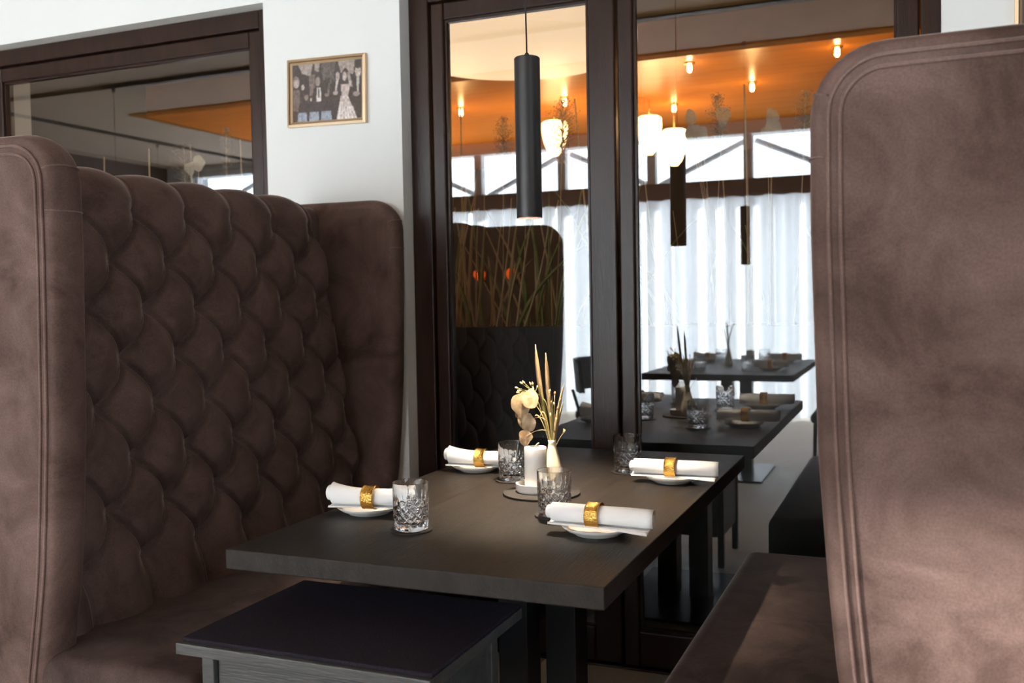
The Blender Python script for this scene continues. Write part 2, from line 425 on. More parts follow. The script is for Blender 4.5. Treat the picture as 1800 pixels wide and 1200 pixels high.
def make_sofa(name, s, label, step):
    t = thing(name, (AX, 0, 0), label, 'sofa', 'velvet booth sofas')
    ya, yb = -1.515, -.185
    # tufted back
    ny = int((yb-ya)/step); zs = list(np.arange(.46, 1.53, step)); P = []
    ys = [ya + (yb-ya)*i/ny for i in range(ny+1)]
    def edge(y):    # the padding runs back into the wings at both ends
        return .02*math.exp(-((y-ya)/.03)**2)
    def sink(y, z):
        q = min(1, max(0, (y - (-.300 + (1.6-z)*.095) + .02)/.06)); return .085*q*q*(3-2*q)
    for z in zs:
        P.append([(s*(ub(z) - tuft_h(y, z) + edge(y) + sink(y, z)), y, z) for y in ys])
    zt = zs[-1]; cu = ub(zt) + .062
    for a in np.linspace(0, PI/2, 14)[1:]:
        row = []
        for y in ys:
            h = tuft_h(y, zt) - edge(y) - sink(y, zt); r = .062 + h*(1 - .72*math.sin(a))
            row.append((s*(cu - r*math.cos(a)), y, zt + r*math.sin(a)*1.0))
        P.append(row)
    for u in np.linspace(cu+.02, 1.2, 4):
        P.append([(s*u, y, zt + .062 + (tuft_h(y, zt)-edge(y)-sink(y, zt))*.28) for y in ys])
    bk = MB().grid(P).build('tufted_back', 'velvet_tuft', t, smooth=True)
    # covered buttons
    btn = None
    for k in range(8):
        off = .5 if k % 2 else 0
        for n in range(-4, 5):
            y = Y0 + (n+off)*DY; z = Z0 - k*DZ
            if not (ya+.03 < y < yb-.02): continue
            if btn is None:
                btn = MB().lathe([(.0001, .006), (.005, .0055), (.009, .003), (.0105, 0), (.009, -.004), (.0001, -.006)], 14).build('button', 'velvet_pipe', bk, smooth=True); o = btn
            else:
                o = btn.copy(); COL.objects.link(o); o.parent = bk
            o.location = (s*(ub(z) - .004), y, z); o.rotation_euler = (0, -s*PI/2, 0)
    make_wing(t, s, -1.612, -1.515, 0, 1.597)
    make_wing(t, s, -.112, -.192, -.020, 1.575)
    MB().box(*sorted((s*1.10, s*1.205)), -1.52, -.18, .02, 1.545).build('back_panel', 'velvet', t, bevel=.01)
    MB().box(*sorted((s*.44, s*1.06)), -1.606, -.215, .10, .49).build('seat', 'velvet_seat', t, bevel=.035, bseg=5, smooth=True, autos=60)
    MB().box(*sorted((s*.47, s*1.05)), -1.57, -.25, .0, .10).build('plinth', 'bench_black', t)
    return t
make_sofa('booth_sofa', -1, 'brown velvet high-back booth sofa with deep buttoned tufted back, below the window', .0042)
make_sofa('booth_sofa', 1, 'taupe velvet booth sofa in the right foreground, seen from its plain wing side', .009)

# ================================================================== TABLE
def make_table(loc, label, group=None, wx=.805, ly=1.465):
    t = thing('dining_table', loc, label, 'table', group)
    box('tabletop', 'table_wood', -wx/2, wx/2, -ly/2, ly/2, .709, .75, t, bevel=.0025)
    box('mounting_plate', 'black_steel', -.16, .16, -.25, .25, .70, .709, t)
    for x in (-.0985, .0315):
        MB().box(x, x+.079, -.05, .045, .012, .70).build('column', 'black_steel', t, bevel=.002)
    box('foot_plate', 'black_steel', -.22, .22, -.35, .35, 0, .012, t, bevel=.002)
    return t
TX, TY = -.9025, -.8225
make_table((TX, TY, 0), 'dark stained wooden dining table set for four between the two sofas')

# ================================================================== BLACK SIDE CABINET IN FRONT OF THE TABLE
def make_cabinet():
    t = thing('side_cabinet', (-1.045, -1.47, 0), 'black stained wooden side cabinet pushed under the end of the table', 'cabinet')
    x0, x1, y0, y1 = -.275, .275, -.22, .20
    box('top_board', 'cab_wood', x0, x1, y0, y1, .578, .600, t, bevel=.002)
    for x in (x0+.052, x1-.052-.028):
        for y in (y0+.012, y1-.045):
            box('leg', 'cab_wood', x, x+.028, y, y+.032, 0, .578, t, bevel=.002)
    xa, xb = x0+.083, x1-.083
    dr = box('drawer_front', 'cab_wood', xa, xb, y0+.022, y0+.042, .39, .572, t, bevel=.0015)
    kn = MB().lathe([(.0001, .026), (.010, .025), (.014, .018), (.012, .010), (.006, .004), (.007, 0)], 18).build('knob', 'black_lamp', dr, smooth=True)
    kn.location = (.045, y0+.022, .548); kn.rotation_euler = (PI/2, 0, 0)
    box('drawer_rail', 'cab_wood', xa-.004, xb+.004, y0+.018, y0+.04, .365, .386, t)
    dr2 = box('drawer_front', 'cab_wood', xa, xb, y0+.022, y0+.042, .17, .36, t, bevel=.0015)
    k2 = kn.copy(); COL.objects.link(k2); k2.parent = dr2; k2.location = (.0, y0+.022, .27)
    for x in (x0+.060, x1-.068):
        box('side_panel', 'cab_wood', x, x+.008, y0+.044, y1-.045, .14, .578, t)
        box('side_rail', 'cab_wood', x-.004, x+.012, y0+.044, y1-.045, .54, .578, t)
    box('back_panel', 'cab_wood', xa, xb, y1-.03, y1-.02, .14, .578, t)
    box('bottom_panel', 'cab_wood', xa, xb, y0+.045, y1-.03, .14, .155, t)
    o = box('felt_mat', 'felt', -1.045+x0+.006, -1.045+x1-.003, -1.47+y0+.012, -1.47+y1-.003, .600, .608, None, bevel=.002)
    tag(o, 'dark purple black felt mat lying on the black side cabinet', 'mat')
make_cabinet()

# ================================================================== TABLEWARE
ZT = .75
def m_tumbler():
    b = MB(); seg = 112; R0, H = .0395, .102; P = []
    zs = [0, .002] + list(np.linspace(.005, .092, 44)) + [.096, .100, H]
    for z in zs:
        row = []
        r = R0*(.925 + .075*min(1, z/.06)) - (.002 if z == 0 else 0)
        for j in range(seg):
            th = 2*PI*j/seg; cut = 0
            if .006 < z < .058:
                w_ = min(1, (z-.006)/.006, (.060-z)/.008)
                for sg in (1, -1):
                    f = (14*th/(2*PI) + sg*(z-.006)/.0175) % 1; d = abs(f-.5)*2
                    cut = max(cut, .0030*max(0, 1 - (1-d)*3.0)*w_)
            if .050 < z < .088:
                f = (14*th/(2*PI)) % 1; d = abs(f-.5)*2
                top = .066 + .020*((int(14*th/(2*PI))*7) % 3)/2
                w_ = max(0, min(1, (top-z)/.022, (z-.05)/.006))
                cut = max(cut, .0028*max(0, 1 - (1-d)*1.8)*w_)
            row.append(((r-cut)*math.cos(th), (r-cut)*math.sin(th), z))
        P.append(row)
    ri = R0 - .0040
    for rr, z in [(R0-.0006, H+.0007), (R0-.0016, H+.0005), (R0-.0020, H-.004), (R0-.0024, .090), (ri-.0003, .06), (ri-.002, .02), (ri-.006, .0145), (ri-.016, .0125), (.001, .012)]:
        P.append([(rr*math.cos(2*PI*j/seg), rr*math.sin(2*PI*j/seg), z) for j in range(seg)])
    b.grid(P, closed_v=True); n = len(P)
    b.f.append(tuple(range(seg))); b.f.append(tuple((n-1)*seg + j for j in range(seg)))
    return b.build('tumbler', 'crystal', None, smooth=True, autos=24)
def m_plate():
    pr = [(.0001, .004), (.040, .0035), (.056, .006), (.070, .0155), (.0745, .0185), (.0755, .0185), (.0752, .0168), (.066, .0098), (.050, .0025), (.048, 0), (.044, 0), (.0435, .002), (.0001, .002)]
    return MB().lathe(pr, 64).build('side_plate', 'porcelain', None, smooth=True, autos=70)
def m_coaster(r=.046, h=.004):
    return MB().lathe([(.0001, h), (r-.001, h), (r, h-.001), (r, .0005), (r-.001, 0), (.0001, 0)], 48).build('coaster', 'coaster', None, smooth=True, autos=30)
def m_napkin(L, flare=0., flap=.02, flap_end=1):
    b = MB(); nL, turns, nt = 28, 3.2, 84; P = []
    for i in range(nL+1):
        u = i/nL; x = -L/2 + L*u; row = []
        k = 1 + flare*max(0, (.42-u)/.42)**2 * 1.0 + .015*math.sin(u*9)
        for j in range(nt+1):
            v = j/nt; a = -2*PI*turns*(v-1) - PI*.60
            r = (.005 + .0178*v)*k + .0006*math.sin(3*a + u*7)
            row.append((x + .006*math.sin(a*.5)*(1 if u in (0., 1.) else 0), r*math.cos(a), .0238*k*.96 + r*math.sin(a)))
        # loose edge hanging off the roll
        a = -PI*.60; r = (.0228)*k
        fl_ = flap*(.35 + .65*(max(0, (u-.55)/.45)**1.0 if flap_end > 0 else max(0, (.45-u)/.45)))
        ty, tz = math.sin(a), -math.cos(a)
        py, pz = r*math.cos(a), .0238*k*.96 + r*math.sin(a)
        for q in (1, 2, 3, 4):
            row.append((x, py + ty*fl_*q/4, max(-.012, pz + tz*fl_*q/4 - fl_*.10*q*q/4)))
        P.append(row)
    o = b.grid(P).build('rolled_napkin', 'napkin', None, smooth=True)
    md = o.modifiers.new('thick', 'SOLIDIFY'); md.thickness = .0018; md.offset = 0
    return o
def m_ring():
    P = []; seg = 48; R, hw = .0264, .0150
    pr = [(R-.0008, -hw), (R+.0009, -hw), (R+.0016, -hw+.0015), (R+.0006, -hw+.003), (R+.0008, 0), (R+.0006, hw-.003), (R+.0016, hw-.0015), (R+.0009, hw), (R-.0008, hw)]
    for r, x in pr:
        P.append([(x, r*math.cos(2*PI*j/seg), r*math.sin(2*PI*j/seg)) for j in range(seg)])
    return MB().grid(P, closed_u=True, closed_v=True).build('napkin_ring', 'gold', None, smooth=True, autos=40)
tum, plate, coas, ring = m_tumbler(), m_plate(), m_coaster(), m_ring()
nap_a, nap_b = m_napkin(.226, .0, .034, 1), m_napkin(.205, .30, .012, -1)
used = set()
def place(o, loc, rz, label, cat, group):
    if o.name in used:
        c = o.copy(); COL.objects.link(c)
    else:
        c = o; used.add(o.name)
    c.location = loc; c.rotation_euler = (0, 0, rz)
    return tag(c, label, cat, group)
spots = [  # place, plate xy, napkin mid xy, angle, ring offset, napkin kind, glass xy
    ('front right corner of the table', (-.628, -1.190), (-.610, -1.232), -.05, -.012, nap_a, (-.770, -1.065)),
    ('back right corner of the table', (-.612, -.575), (-.595, -.645), .02, -.008, nap_a, (-.764, -.480)),
    ('front left table corner, beside the tufted sofa', (-1.200, -1.165), (-1.165, -1.225), .14, -.004, nap_b, (-1.018, -1.292)),
    ('back left table corner, by the door', (-1.190, -.575), (-1.150, -.650), .06, .002, nap_b, (-1.028, -.695)),
]
for where, pxy, nxy, ang, ro, nk, gxy in spots:
    place(plate, (*pxy, ZT), 0, 'white side plate under the napkin at the ' + where, 'plate', 'side plates on the table')
    n = place(nk, (pxy[0]*.35+nxy[0]*.65, pxy[1]*.6+nxy[1]*.4, ZT+.0195), ang, 'rolled white napkin at the ' + where, 'napkin', 'rolled napkins on the table')
    kx = n.location.x + ro*math.cos(ang); ky = n.location.y + ro*math.sin(ang)
    place(ring, (kx, ky, ZT+.0195+.0229), ang, 'hammered gold napkin ring at the ' + where, 'napkin ring', 'gold napkin rings')
    place(coas, (*gxy, ZT), 0, 'round black coaster at the ' + where, 'coaster', 'black coasters')
    place(tum, (*gxy, ZT+.0042), random.uniform(0, .4), 'cut crystal tumbler at the ' + where, 'tumbler', 'crystal tumblers')
# ---- centre: round tray, candle in a dish, vase
tray = m_coaster(.099, .006); tray.name = 'round_tray'
tray.location = (-.888, -.84, ZT); tag(tray, 'round flat black tray in the middle of the table', 'tray')
cd = (-.904, -.838)
o = MB().lathe([(.0001, .006), (.045, .006), (.0475, .009), (.0485, .022), (.0515, .022), (.0518, .008), (.049, .0015), (.046, 0), (.0001, 0)], 48).build('candle_dish', 'porcelain', None, smooth=True, autos=50)
o.location = (*cd, ZT+.006); tag(o, 'small white ceramic dish under the pillar candle', 'dish')
t = thing('pillar_candle', (*cd, ZT+.012), 'white pillar candle standing in the small dish on the tray', 'candle')
MB().lathe([(.0001, .0), (.0275, .0), (.0285, .002), (.0285, .104), (.0275, .108), (.0245, .109), (.020, .106), (.010, .1045), (.0001, .104)], 40).build('wax', 'wax', t, smooth=True, autos=60)
MB().tube([(0, 0, .103), (.001, 0, .110), (.006, -.002, .116), (.011, -.003, .119)], .0013, 6).build('wick', 'wick', t, smooth=True)
VX, VY = -.874, -.795
o = MB().lathe([(.0001, .0), (.026, 0), (.029, .004), (.0295, .018), (.026, .048), (.018, .082), (.0115, .108), (.0098, .120), (.0108, .127), (.0095, .127), (.0085, .12), (.010, .106), (.0001, .09)], 36).build('bud_vase', 'vase_cream', None, smooth=True)
o.location = (VX, VY, ZT+.006); tag(o, 'cream ceramic bud vase holding dried grasses behind the candle', 'vase')

# ---- dried bouquet
def bez(a, b, c, n=10):
    a, b, c = Vector(a), Vector(b), Vector(c)
    return [a*(1-t)**2 + b*2*t*(1-t) + c*t*t for t in [i/n for i in range(n+1)]]
NK = (VX, VY, .845)
def disc(c, n, r, rx=1., mname='lunaria', name='seed_disc', parent=None, th=.0006):
    c, n = Vector(c), Vector(n).normalized(); a = n.orthogonal().normalized(); b = n.cross(a); seg = 18
    up = Vector((0, 0, 1)); b = (up - n*up.dot(n)).normalized(); a = b.cross(n)
    vs = []; 
    for sg in (-1, 1):
        vs.append(c + n*th*sg)
        for j in range(seg):
            t = 2*PI*j/seg; k = 1 + .09*math.sin(3*t+c.x*190) + .05*math.sin(5*t+c.z*300) + (.22*max(0, math.cos(t+PI/2))**6)
            vs.append(c + a*r*rx*k*math.cos(t) + b*r*k*math.sin(t) + n*(.10*r*math.cos(2*t) + th*sg))
    m = seg+1; fs = [(0, 1+j, 1+(j+1) % seg) for j in range(seg)] + [(m, m+1+(j+1) % seg, m+1+j) for j in range(seg)]
    fs += [(1+j, m+1+j, m+1+(j+1) % seg, 1+(j+1) % seg) for j in range(seg)]
    return MB().add(vs, fs).build(name, mname, parent, smooth=True, autos=60)
def blade(pts, w, mname, name, parent=None, side=(1, .4, 0), prof=None, fold=.25):
    pts = [Vector(p) for p in pts]; n = len(pts); sd_ = Vector(side).normalized(); P = []
    for i, p in enumerate(pts):
        u = i/(n-1); k = (prof(u) if prof else math.sin(PI*min(1, .12+.88*u))**.7 if u < 1 else 0.02)
        nn = Vector((-sd_.y, sd_.x, 0))
        P.append([p - sd_*w*k, p + nn*w*k*fold, p + sd_*w*k, p - nn*w*k*fold*.4])
    return MB().grid(P, closed_v=True).build(name, mname, parent, smooth=True)
toc = Vector((.87, -2.35, .3)).normalized()
# two long brown feather-like grass blades
for (tip, mid, lab) in (((-.914, -.80, 1.130), (-.905, -.80, 1.0), 'tall brown feathery grass blade at the left of the vase bouquet'),
                        ((-.886, -.80, 1.108), (-.878, -.80, .99), 'shorter brown feathery grass blade beside the tallest one in the vase')):
    t = thing('feather_grass', NK, lab, 'dried grass', 'feathery grass blades in the bud vase', 'thing')
    loc = lambda p: Vector(p) - Vector(NK)
    pts = [loc(p) for p in bez(NK, mid, tip, 14)]
    MB().tube(pts, [.0014]*8 + [.001]*7, 6).build('stem', 'tan_stem', t, smooth=True)
    blade(pts[5:], .0060, 'feather', 'plume', t, prof=lambda u: .35 + .65*math.sin(PI*min(1, u*.9+.1)) if u < .85 else max(.05, (1-u)/.15*.55))
    blade(pts[6:], .0026, 'tan_stem', 'rib', t, prof=lambda u: 1-.8*u, fold=1.2)
# lunaria sprig with seed discs
t = thing('lunaria_sprig', NK, 'dried honesty sprig with round translucent seed discs leaning over the candle', 'dried flower')
for pts in (bez(NK, (-.885, -.80, .97), (-.94, -.815, .995), 10), bez((-.885, -.80, .93), (-.90, -.81, .955), (-.93, -.82, .93), 6), bez((-.88, -.80, .905), (-.90, -.82, .92), (-.93, -.83, .895), 6)):
    MB().tube([Vector(p) - Vector(NK) for p in pts], .0009, 5).build('stem', 'tan_stem', t, smooth=True)
for c, r, rx, nn in (((-.946, -.825, .978), .030, .88, (.5, -.8, .1)), ((-.922, -.82, .992), .024, .9, (.2, -.9, .3)), ((-.953, -.815, .955), .018, .8, (.6, -.7, -.1)), ((-.926, -.825, .930), .022, .85, (.15, -1, .05)), ((-.942, -.822, .935), .018, .85, (.5, -.8, .1)), ((-.934, -.83, .893), .0185, .95, (.3, -.95, .1))):
    disc(Vector(c) - Vector(NK), nn, r, rx, parent=t)
# berry cluster
t = thing('berry_sprig', NK, 'sprig of small yellow dried buds at the upper left of the bouquet', 'dried flower')
hub = (-.918, -.80, 1.004)
MB().tube([Vector(p) - Vector(NK) for p in bez(NK, (-.895, -.80, .95), hub, 8)], .0012, 5).build('stem', 'green_stem', t, smooth=True)
for k in range(13):
    a = k*2.4; e = Vector((-.935 + .026*math.cos(a)*random.uniform(.5, 1), -.80 + .02*math.sin(a*1.7), 1.012 + .026*math.sin(a)*random.uniform(.4, 1)))
    MB().tube([Vector(hub)-Vector(NK), (Vector(hub)*.4+e*.6)-Vector(NK), e-Vector(NK)], .0006, 4).build('twig', 'green_stem', t)
    d = (e - Vector(hub)).normalized()
    MB().tube([e-Vector(NK), e+d*.004-Vector(NK), e+d*.009-Vector(NK)], [.0012, .0027, .0010], 6).build('bud', 'yellow_bud', t, smooth=True)
# slender leaves
for k, (mid, tip, w_, m_) in enumerate((((-.86, -.80, .95), (-.836, -.80, 1.032), .0048, 'tan_stem'), ((-.89, -.80, .95), (-.905, -.80, 1.035), .0046, 'green_stem'), ((-.872, -.79, .95), (-.892, -.79, 1.015), .0044, 'green_stem'), ((-.862, -.79, .93), (-.842, -.79, .985), .0036, 'tan_stem'), ((-.87, -.80, .93), (-.866, -.81, 1.000), .0036, 'green_stem'))):
    o = blade(bez((0, 0, 0), Vector(mid)-Vector(NK), Vector(tip)-Vector(NK), 12), w_, m_, 'dried_leaf')
    o.location = NK
    tag(o, ['pale pointed leaf blade leaning right out of the vase', 'tall olive leaf blade left in the vase bouquet', 'short olive leaf blade in the middle of the vase bouquet', 'small tan leaf blade low on the right of the bouquet', 'narrow upright olive leaf blade in the bouquet centre'][k], 'dried leaf', 'leaf blades in the bud vase')
# bud spikes
for k, (tip, lab) in enumerate((((-.877, -.80, 1.006), 'brown bud spike in the centre of the bouquet'), ((-.863, -.80, 1.0), 'brown bud spike right of the bouquet centre'), ((-.850, -.80, .985), 'outer brown bud spike at the right of the bouquet'), ((-.838, -.80, .905), 'tiny curled bud twig just above the vase rim'))):
    t = thing('bud_spike', NK, lab, 'dried flower', 'brown bud spikes in the bud vase')
    pts = [p - Vector(NK) for p in bez(NK, ((NK[0]+tip[0])/2+.004, tip[1], (NK[2]+tip[2])/2+.02), tip, 9)]
    MB().tube(pts, .0010, 5).build('stem', 'tan_stem' if k % 2 else 'green_stem', t, smooth=True)
    for j in range(4 if k < 3 else 2):
        p = pts[9-j*2] if k < 3 else pts[9-j]; q = p + Vector((random.uniform(-.006, .006), random.uniform(-.004, .004), .009))
        MB().tube([p, (p+q)/2, q], [.0012, .0030, .0012], 6).build('bud', 'brown_bud' if (j+k) % 2 else 'yellow_bud', t, smooth=True)
for k, (mid, tip) in enumerate((((-.90, -.80, .96), (-.918, -.80, .945)), ((-.885, -.81, 1.0), (-.902, -.81, .94)), ((-.876, -.80, .98), (-.895, -.80, .99)))):
    o = MB().tube([p - Vector(NK) for p in bez(NK, mid, tip, 12)], .0011, 5).build('dried_tendril', 'yellow_bud' if k < 2 else 'green_stem', None, smooth=True)
    o.location = NK
    tag(o, ['pale tendril arching down toward the seed discs', 'yellow tendril looping in front of the leaf blades', 'green stalk bending left in the bouquet'][k], 'dried stem', 'thin tendrils in the bud vase')

# ================================================================== PENDANT LAMPS
def make_pendant(loc, label, zc=3.0):
    t = thing('pendant_lamp', loc, label, 'lamp', 'black cylinder pendant lamps')
    R, H = .0325, .402
    MB().lathe([(R-.003, .0), (R, 0), (R, H-.003), (R-.003, H), (.0001, H)], 48).build('tube', 'black_lamp', t, smooth=True, autos=35)
    MB().lathe([(R-.0032, .0), (R-.0032, .05), (.0001, .05)], 36).build('reflector', 'lamp_inside', t, smooth=True, autos=35)
    MB().lathe([(.0001, .044), (.016, .044), (.016, .049)], 20).build('led', 'pendant_led', t)
    MB().lathe([(.006, H), (.006, H+.008), (.003, H+.012)], 12).build('cord_grip', 'black_lamp', t, smooth=True)
    MB().tube([(0, 0, H), (-.002, 0, H+.2), (-.003, 0, H+.6), (0, 0, zc-loc[2]-.05)], .0022, 6).build('cord', 'cord', t, smooth=True)
    MB().lathe([(.0001, 0), (.014, 0), (.014, .03), (.0001, .03)], 16, (0, 0, zc-loc[2]-.055)).build('canopy', 'black_lamp', t, smooth=True, autos=35)
    return t
p1 = make_pendant((-.912, -.83, 1.452), 'black cylinder pendant lamp hanging over the set table')
lamp('pendant_spot', 'SPOT', (0, 0, .043), 150, (1, .84, .64), parent=p1, spot_size=math.radians(84), spot_blend=.85, shadow_soft_size=.016)
p2 = make_pendant((-1.11, -3.72, 1.452), 'black pendant lamp further back, seen mirrored in the right door', 3.0)
p3 = make_pendant((-5.93, -2.9, 1.452), 'black pendant lamp at the left end of the cross track')
p4 = make_pendant((-7.6, -5.2, 1.452), 'black pendant lamp on the far left lighting track')
# ceiling tracks
for (a, b, lab) in (((-8.6, -2.88), (2.5, -2.88), 'black lighting track running parallel to the glass wall'), ((-7.55, -6.8), (-7.55, -.6), 'black lighting track running toward the glass wall')):
    hx = .013 if a[0] != b[0] else 0; hy = .013 - hx
    o = box('lighting_track', 'track_black', a[0]-hy*1, b[0]+hy*1, a[1]-(hx), b[1]+(hx), 2.972, 3.0)
    tag(o, lab, 'lighting track', 'ceiling lighting tracks')

# ================================================================== FRAMED PHOTOGRAPHS
def make_frame(loc, w_, h_, rot, label, pic=True):
    t = thing('picture_frame', loc, label, 'picture', 'gold framed pictures')
    t.rotation_euler = (0, rot, 0)
    def rect(d0, d1, y0, y1, m, nm):
        b = MB()
        o_, i_ = (w_/2-d0, h_/2-d0), (w_/2-d1, h_/2-d1)
        vs = []
        for (hx, hz), y in ((o_, 0), (o_, y0), (i_, y1), (i_, 0)):
            vs += [(-hx, y, -hz), (hx, y, -hz), (hx, y, hz), (-hx, y, hz)]
        fs = [(k*4+j, k*4+(j+1) % 4, ((k+1) % 4)*4+(j+1) % 4, ((k+1) % 4)*4+j) for k in range(4) for j in range(4)]
        b.add(vs, fs).build(nm, m, t)
    rect(0, .009, -.016, -.019, 'frame_gold', 'outer_moulding')
    rect(.009, .012, -.012, -.010, 'frame_groove', 'groove')
    rect(.012, .019, -.014, -.009, 'frame_gold', 'inner_moulding')
    return t
fr = make_frame((-1.976, YF-.0005, 2.008), .330, .244, math.radians(1.4), 'small gold frame with a black and white wedding photo on the pillar')
def paint():
    W_, H_ = 132, 92
    im = np.zeros((H_, W_, 3)); yy, xx = np.mgrid[0:H_, 0:W_]; u = (xx+.5)/W_; v = (yy+.5)/H_
    rng = np.random.RandomState(3)
    im[:] = (.055, .05, .05)
    def ell(cx, cy, rx, ry, c, soft=.0):
        m = ((u-cx)/rx)**2 + ((v-cy)/ry)**2 < 1; im[m] = c
    def poly(p, c):
        m = np.ones_like(u, bool); n = len(p)
        for i in range(n):
            (x0, y0), (x1, y1) = p[i], p[(i+1) % n]
            m &= ((x1-x0)*(v-y0) - (y1-y0)*(u-x0)) >= 0
        im[m] = c
    # v downwards; wall patches behind
    wallc = (.40, .34, .31)
    poly([(.08, .0), (.30, .0), (.26, .22), (.14, .16)], wallc); poly([(.32, .0), (.40, .0), (.38, .16), (.33, .12)], wallc)
    poly([(.42, .0), (.62, .0), (.60, .30), (.44, .24)], (.13, .115, .105)); poly([(.24, .2), (.33, .2), (.32, .55), (.25, .55)], (.20, .17, .15))
    poly([(.66, .0), (.90, .0), (.88, .24), (.70, .20)], wallc)
    for k in range(16): ell(.40+rng.rand()*.24, .05+rng.rand()*.5, .012, .05, (.09+.1*rng.rand(),)*3)
    # left guest
    ell(.05, .30, .05, .10, (.30, .25, .23)); ell(.055, .33, .035, .075, (.52, .44, .41)); poly([(.0, .44), (.10, .44), (.12, .80), (.0, .80)], (.17, .14, .125))
    poly([(.10, .62), (.14, .64), (.17, .42), (.13, .40)], (.50, .42, .39)); ell(.15, .40, .022, .05, (.55, .48, .45))
    # seated guest in the middle
    ell(.37, .32, .035, .08, (.32, .27, .25)); poly([(.31, .42), (.46, .42), (.50, .64), (.28, .64)], (.04, .04, .04)); poly([(.355, .42), (.41, .42), (.42, .66), (.35, .66)], (.70, .68, .66)); poly([(.375, .44), (.39, .44), (.392, .60), (.372, .60)], (.10, .09, .09))
    ell(.20, .58, .03, .05, (.28, .25, .23)); ell(.27, .62, .012, .03, (.6, .58, .55)); ell(.50, .56, .03, .03, (.25, .22, .2))
    # table front and window light mirrored in the glass
    poly([(.10, .66), (.68, .66), (.68, 1.0), (.06, 1.0)], (.045, .05, .06))
    for a_, b_ in ((.08, .20), (.25, .38), (.42, .56)):
        poly([(a_, .84), (b_, .84), (b_+.01, 1.0), (a_-.01, 1.0)], (.33, .40, .50))
    # standing guest
    ell(.655, .26, .03, .075, (.50, .43, .40)); poly([(.60, .34), (.69, .34), (.68, .62), (.58, .62)], (.045, .045, .05)); poly([(.63, .34), (.665, .34), (.64, .5), (.62, .5)], (.58, .54, .52)); ell(.625, .54, .035, .035, (.5, .44, .41))
    # woman in the long pale dress
    poly([(.70, .40), (.84, .40), (.80, .62), (.715, .62)], (.62, .53, .50)); poly([(.70, .60), (.80, .60), (.93, 1.0), (.64, 1.0)], (.74, .66, .63)); poly([(.69, .78), (.87, .78), (.93, 1.0), (.64, 1.0)], (.84, .80, .78))
    for k in range(5): poly([(.715+.018*k, .62), (.721+.018*k, .62), (.70+.05*k, 1.0), (.688+.05*k, 1.0)], (.60, .52, .49))
    ell(.765, .22, .045, .09, (.06, .05, .05)); ell(.755, .27, .03, .075, (.60, .52, .48)); poly([(.79, .20), (.83, .24), (.87, .46), (.82, .44)], (.46, .39, .37))
    # man in the dark suit
    poly([(.90, .30), (1., .30), (1., 1.), (.93, 1.)], (.04, .045, .05)); ell(.945, .20, .04, .10, (.60, .52, .48)); ell(.945, .10, .045, .06, (.05, .045, .045)); poly([(.925, .30), (.965, .30), (.95, .56), (.93, .56)], (.70, .66, .63)); ell(.92, .58, .05, .04, (.42, .37, .34))
    k3 = np.pad(im, ((1, 1), (1, 1), (0, 0)), 'edge'); im = sum(k3[a:a+H_, b:b+W_] for a in range(3) for b in range(3))/9*.6 + im*.4
    im *= (.75 + .5*np.kron(rng.rand(H_//4+1, W_//4+1), np.ones((4, 4)))[:H_, :W_, None])
    im = im*.85 + np.array((.05, .043, .04)); im *= (1 + .10*rng.randn(H_, W_, 1))  # lifted tones: haze of the reflecting glass painted into the print
    return np.clip(im, 0, 1), W_, H_
def photo(t, w_, h_, im, W_, H_):
    me = bpy.data.meshes.new('photo_print'); vs = []; fs = []
    for j in range(H_+1):
        for i in range(W_+1): vs.append((-w_/2 + w_*i/W_, -.0068, h_/2 - h_*j/H_))
    for j in range(H_):
        for i in range(W_):
            a = j*(W_+1)+i; fs.append((a, a+W_+1, a+W_+2, a+1))
    k = len(vs); vs += [(-w_/2, -.0005, h_/2), (w_/2, -.0005, h_/2), (w_/2, -.0005, -h_/2), (-w_/2, -.0005, -h_/2)]; fs.append((k, k+1, k+2, k+3))
    me.from_pydata(vs, [], fs); ca = me.color_attributes.new('print', 'FLOAT_COLOR', 'CORNER')
    cols = np.ones((len(me.loops), 4)); cols[:W_*H_*4, :3] = np.repeat(im.reshape(-1, 3), 4, axis=0)
    ca.data.foreach_set('color', cols.ravel())
    m, nt, b = nodes_of('photo_print'); at = N(nt, 'ShaderNodeVertexColor', layer_name='print'); nt.links.new(at.outputs[0], b.inputs['Base Color'])
    b.inputs['Roughness'].default_value = .12
    me.materials.append(m); o = bpy.data.objects.new('photo_print', me); COL.objects.link(o); o.parent = t
photo(fr, .294, .208, *paint())
f2 = make_frame((.405, YF-.0005, 2.06), .330, .244, 0, 'gold picture frame corner on the white wall above the right sofa')
box('photo_print', 'far_plaster', -.147, .147, -.007, -.001, -.104, .104, f2)

# ================================================================== PLANTER AND DRIED GRASSES BEHIND THE GLASS
t = thing('planter_trough', (-1.6, .50, 0), 'long black planter trough behind the glass filled with dried grasses', 'planter')
px0, px1 = -2.2, 2.1
box('front_board', 'planter_black', px0, px1, -.17, -.15, 0, 1.14, t, bevel=.003)
box('back_board', 'planter_black', px0, px1, .15, .17, 0, 1.14, t, bevel=.003)
box('end_board', 'planter_black', px0, px0+.02, -.15, .15, 0, 1.14, t)
box('end_board', 'planter_black', px1-.02, px1, -.15, .15, 0, 1.14, t)
box('soil', 'chips', px0+.02, px1-.02, -.15, .15, 0, 1.115, t)
b = MB()
for k in range(1500):
    x, y = random.uniform(px0+.03, px1-.03), random.uniform(-.14, .14); a = random.uniform(0, PI); s_ = random.uniform(.006, .016); z = 1.117 + random.uniform(0, .022)
    c_, d_ = math.cos(a)*s_, math.sin(a)*s_
    b.add([(x-c_, y-d_, z-.004), (x+d_*.4, y-c_*.4, z), (x+c_, y+d_, z+.004), (x-d_*.4, y+c_*.4, z+.006)], [(0, 1, 2), (0, 2, 3), (0, 1, 3), (1, 2, 3)])
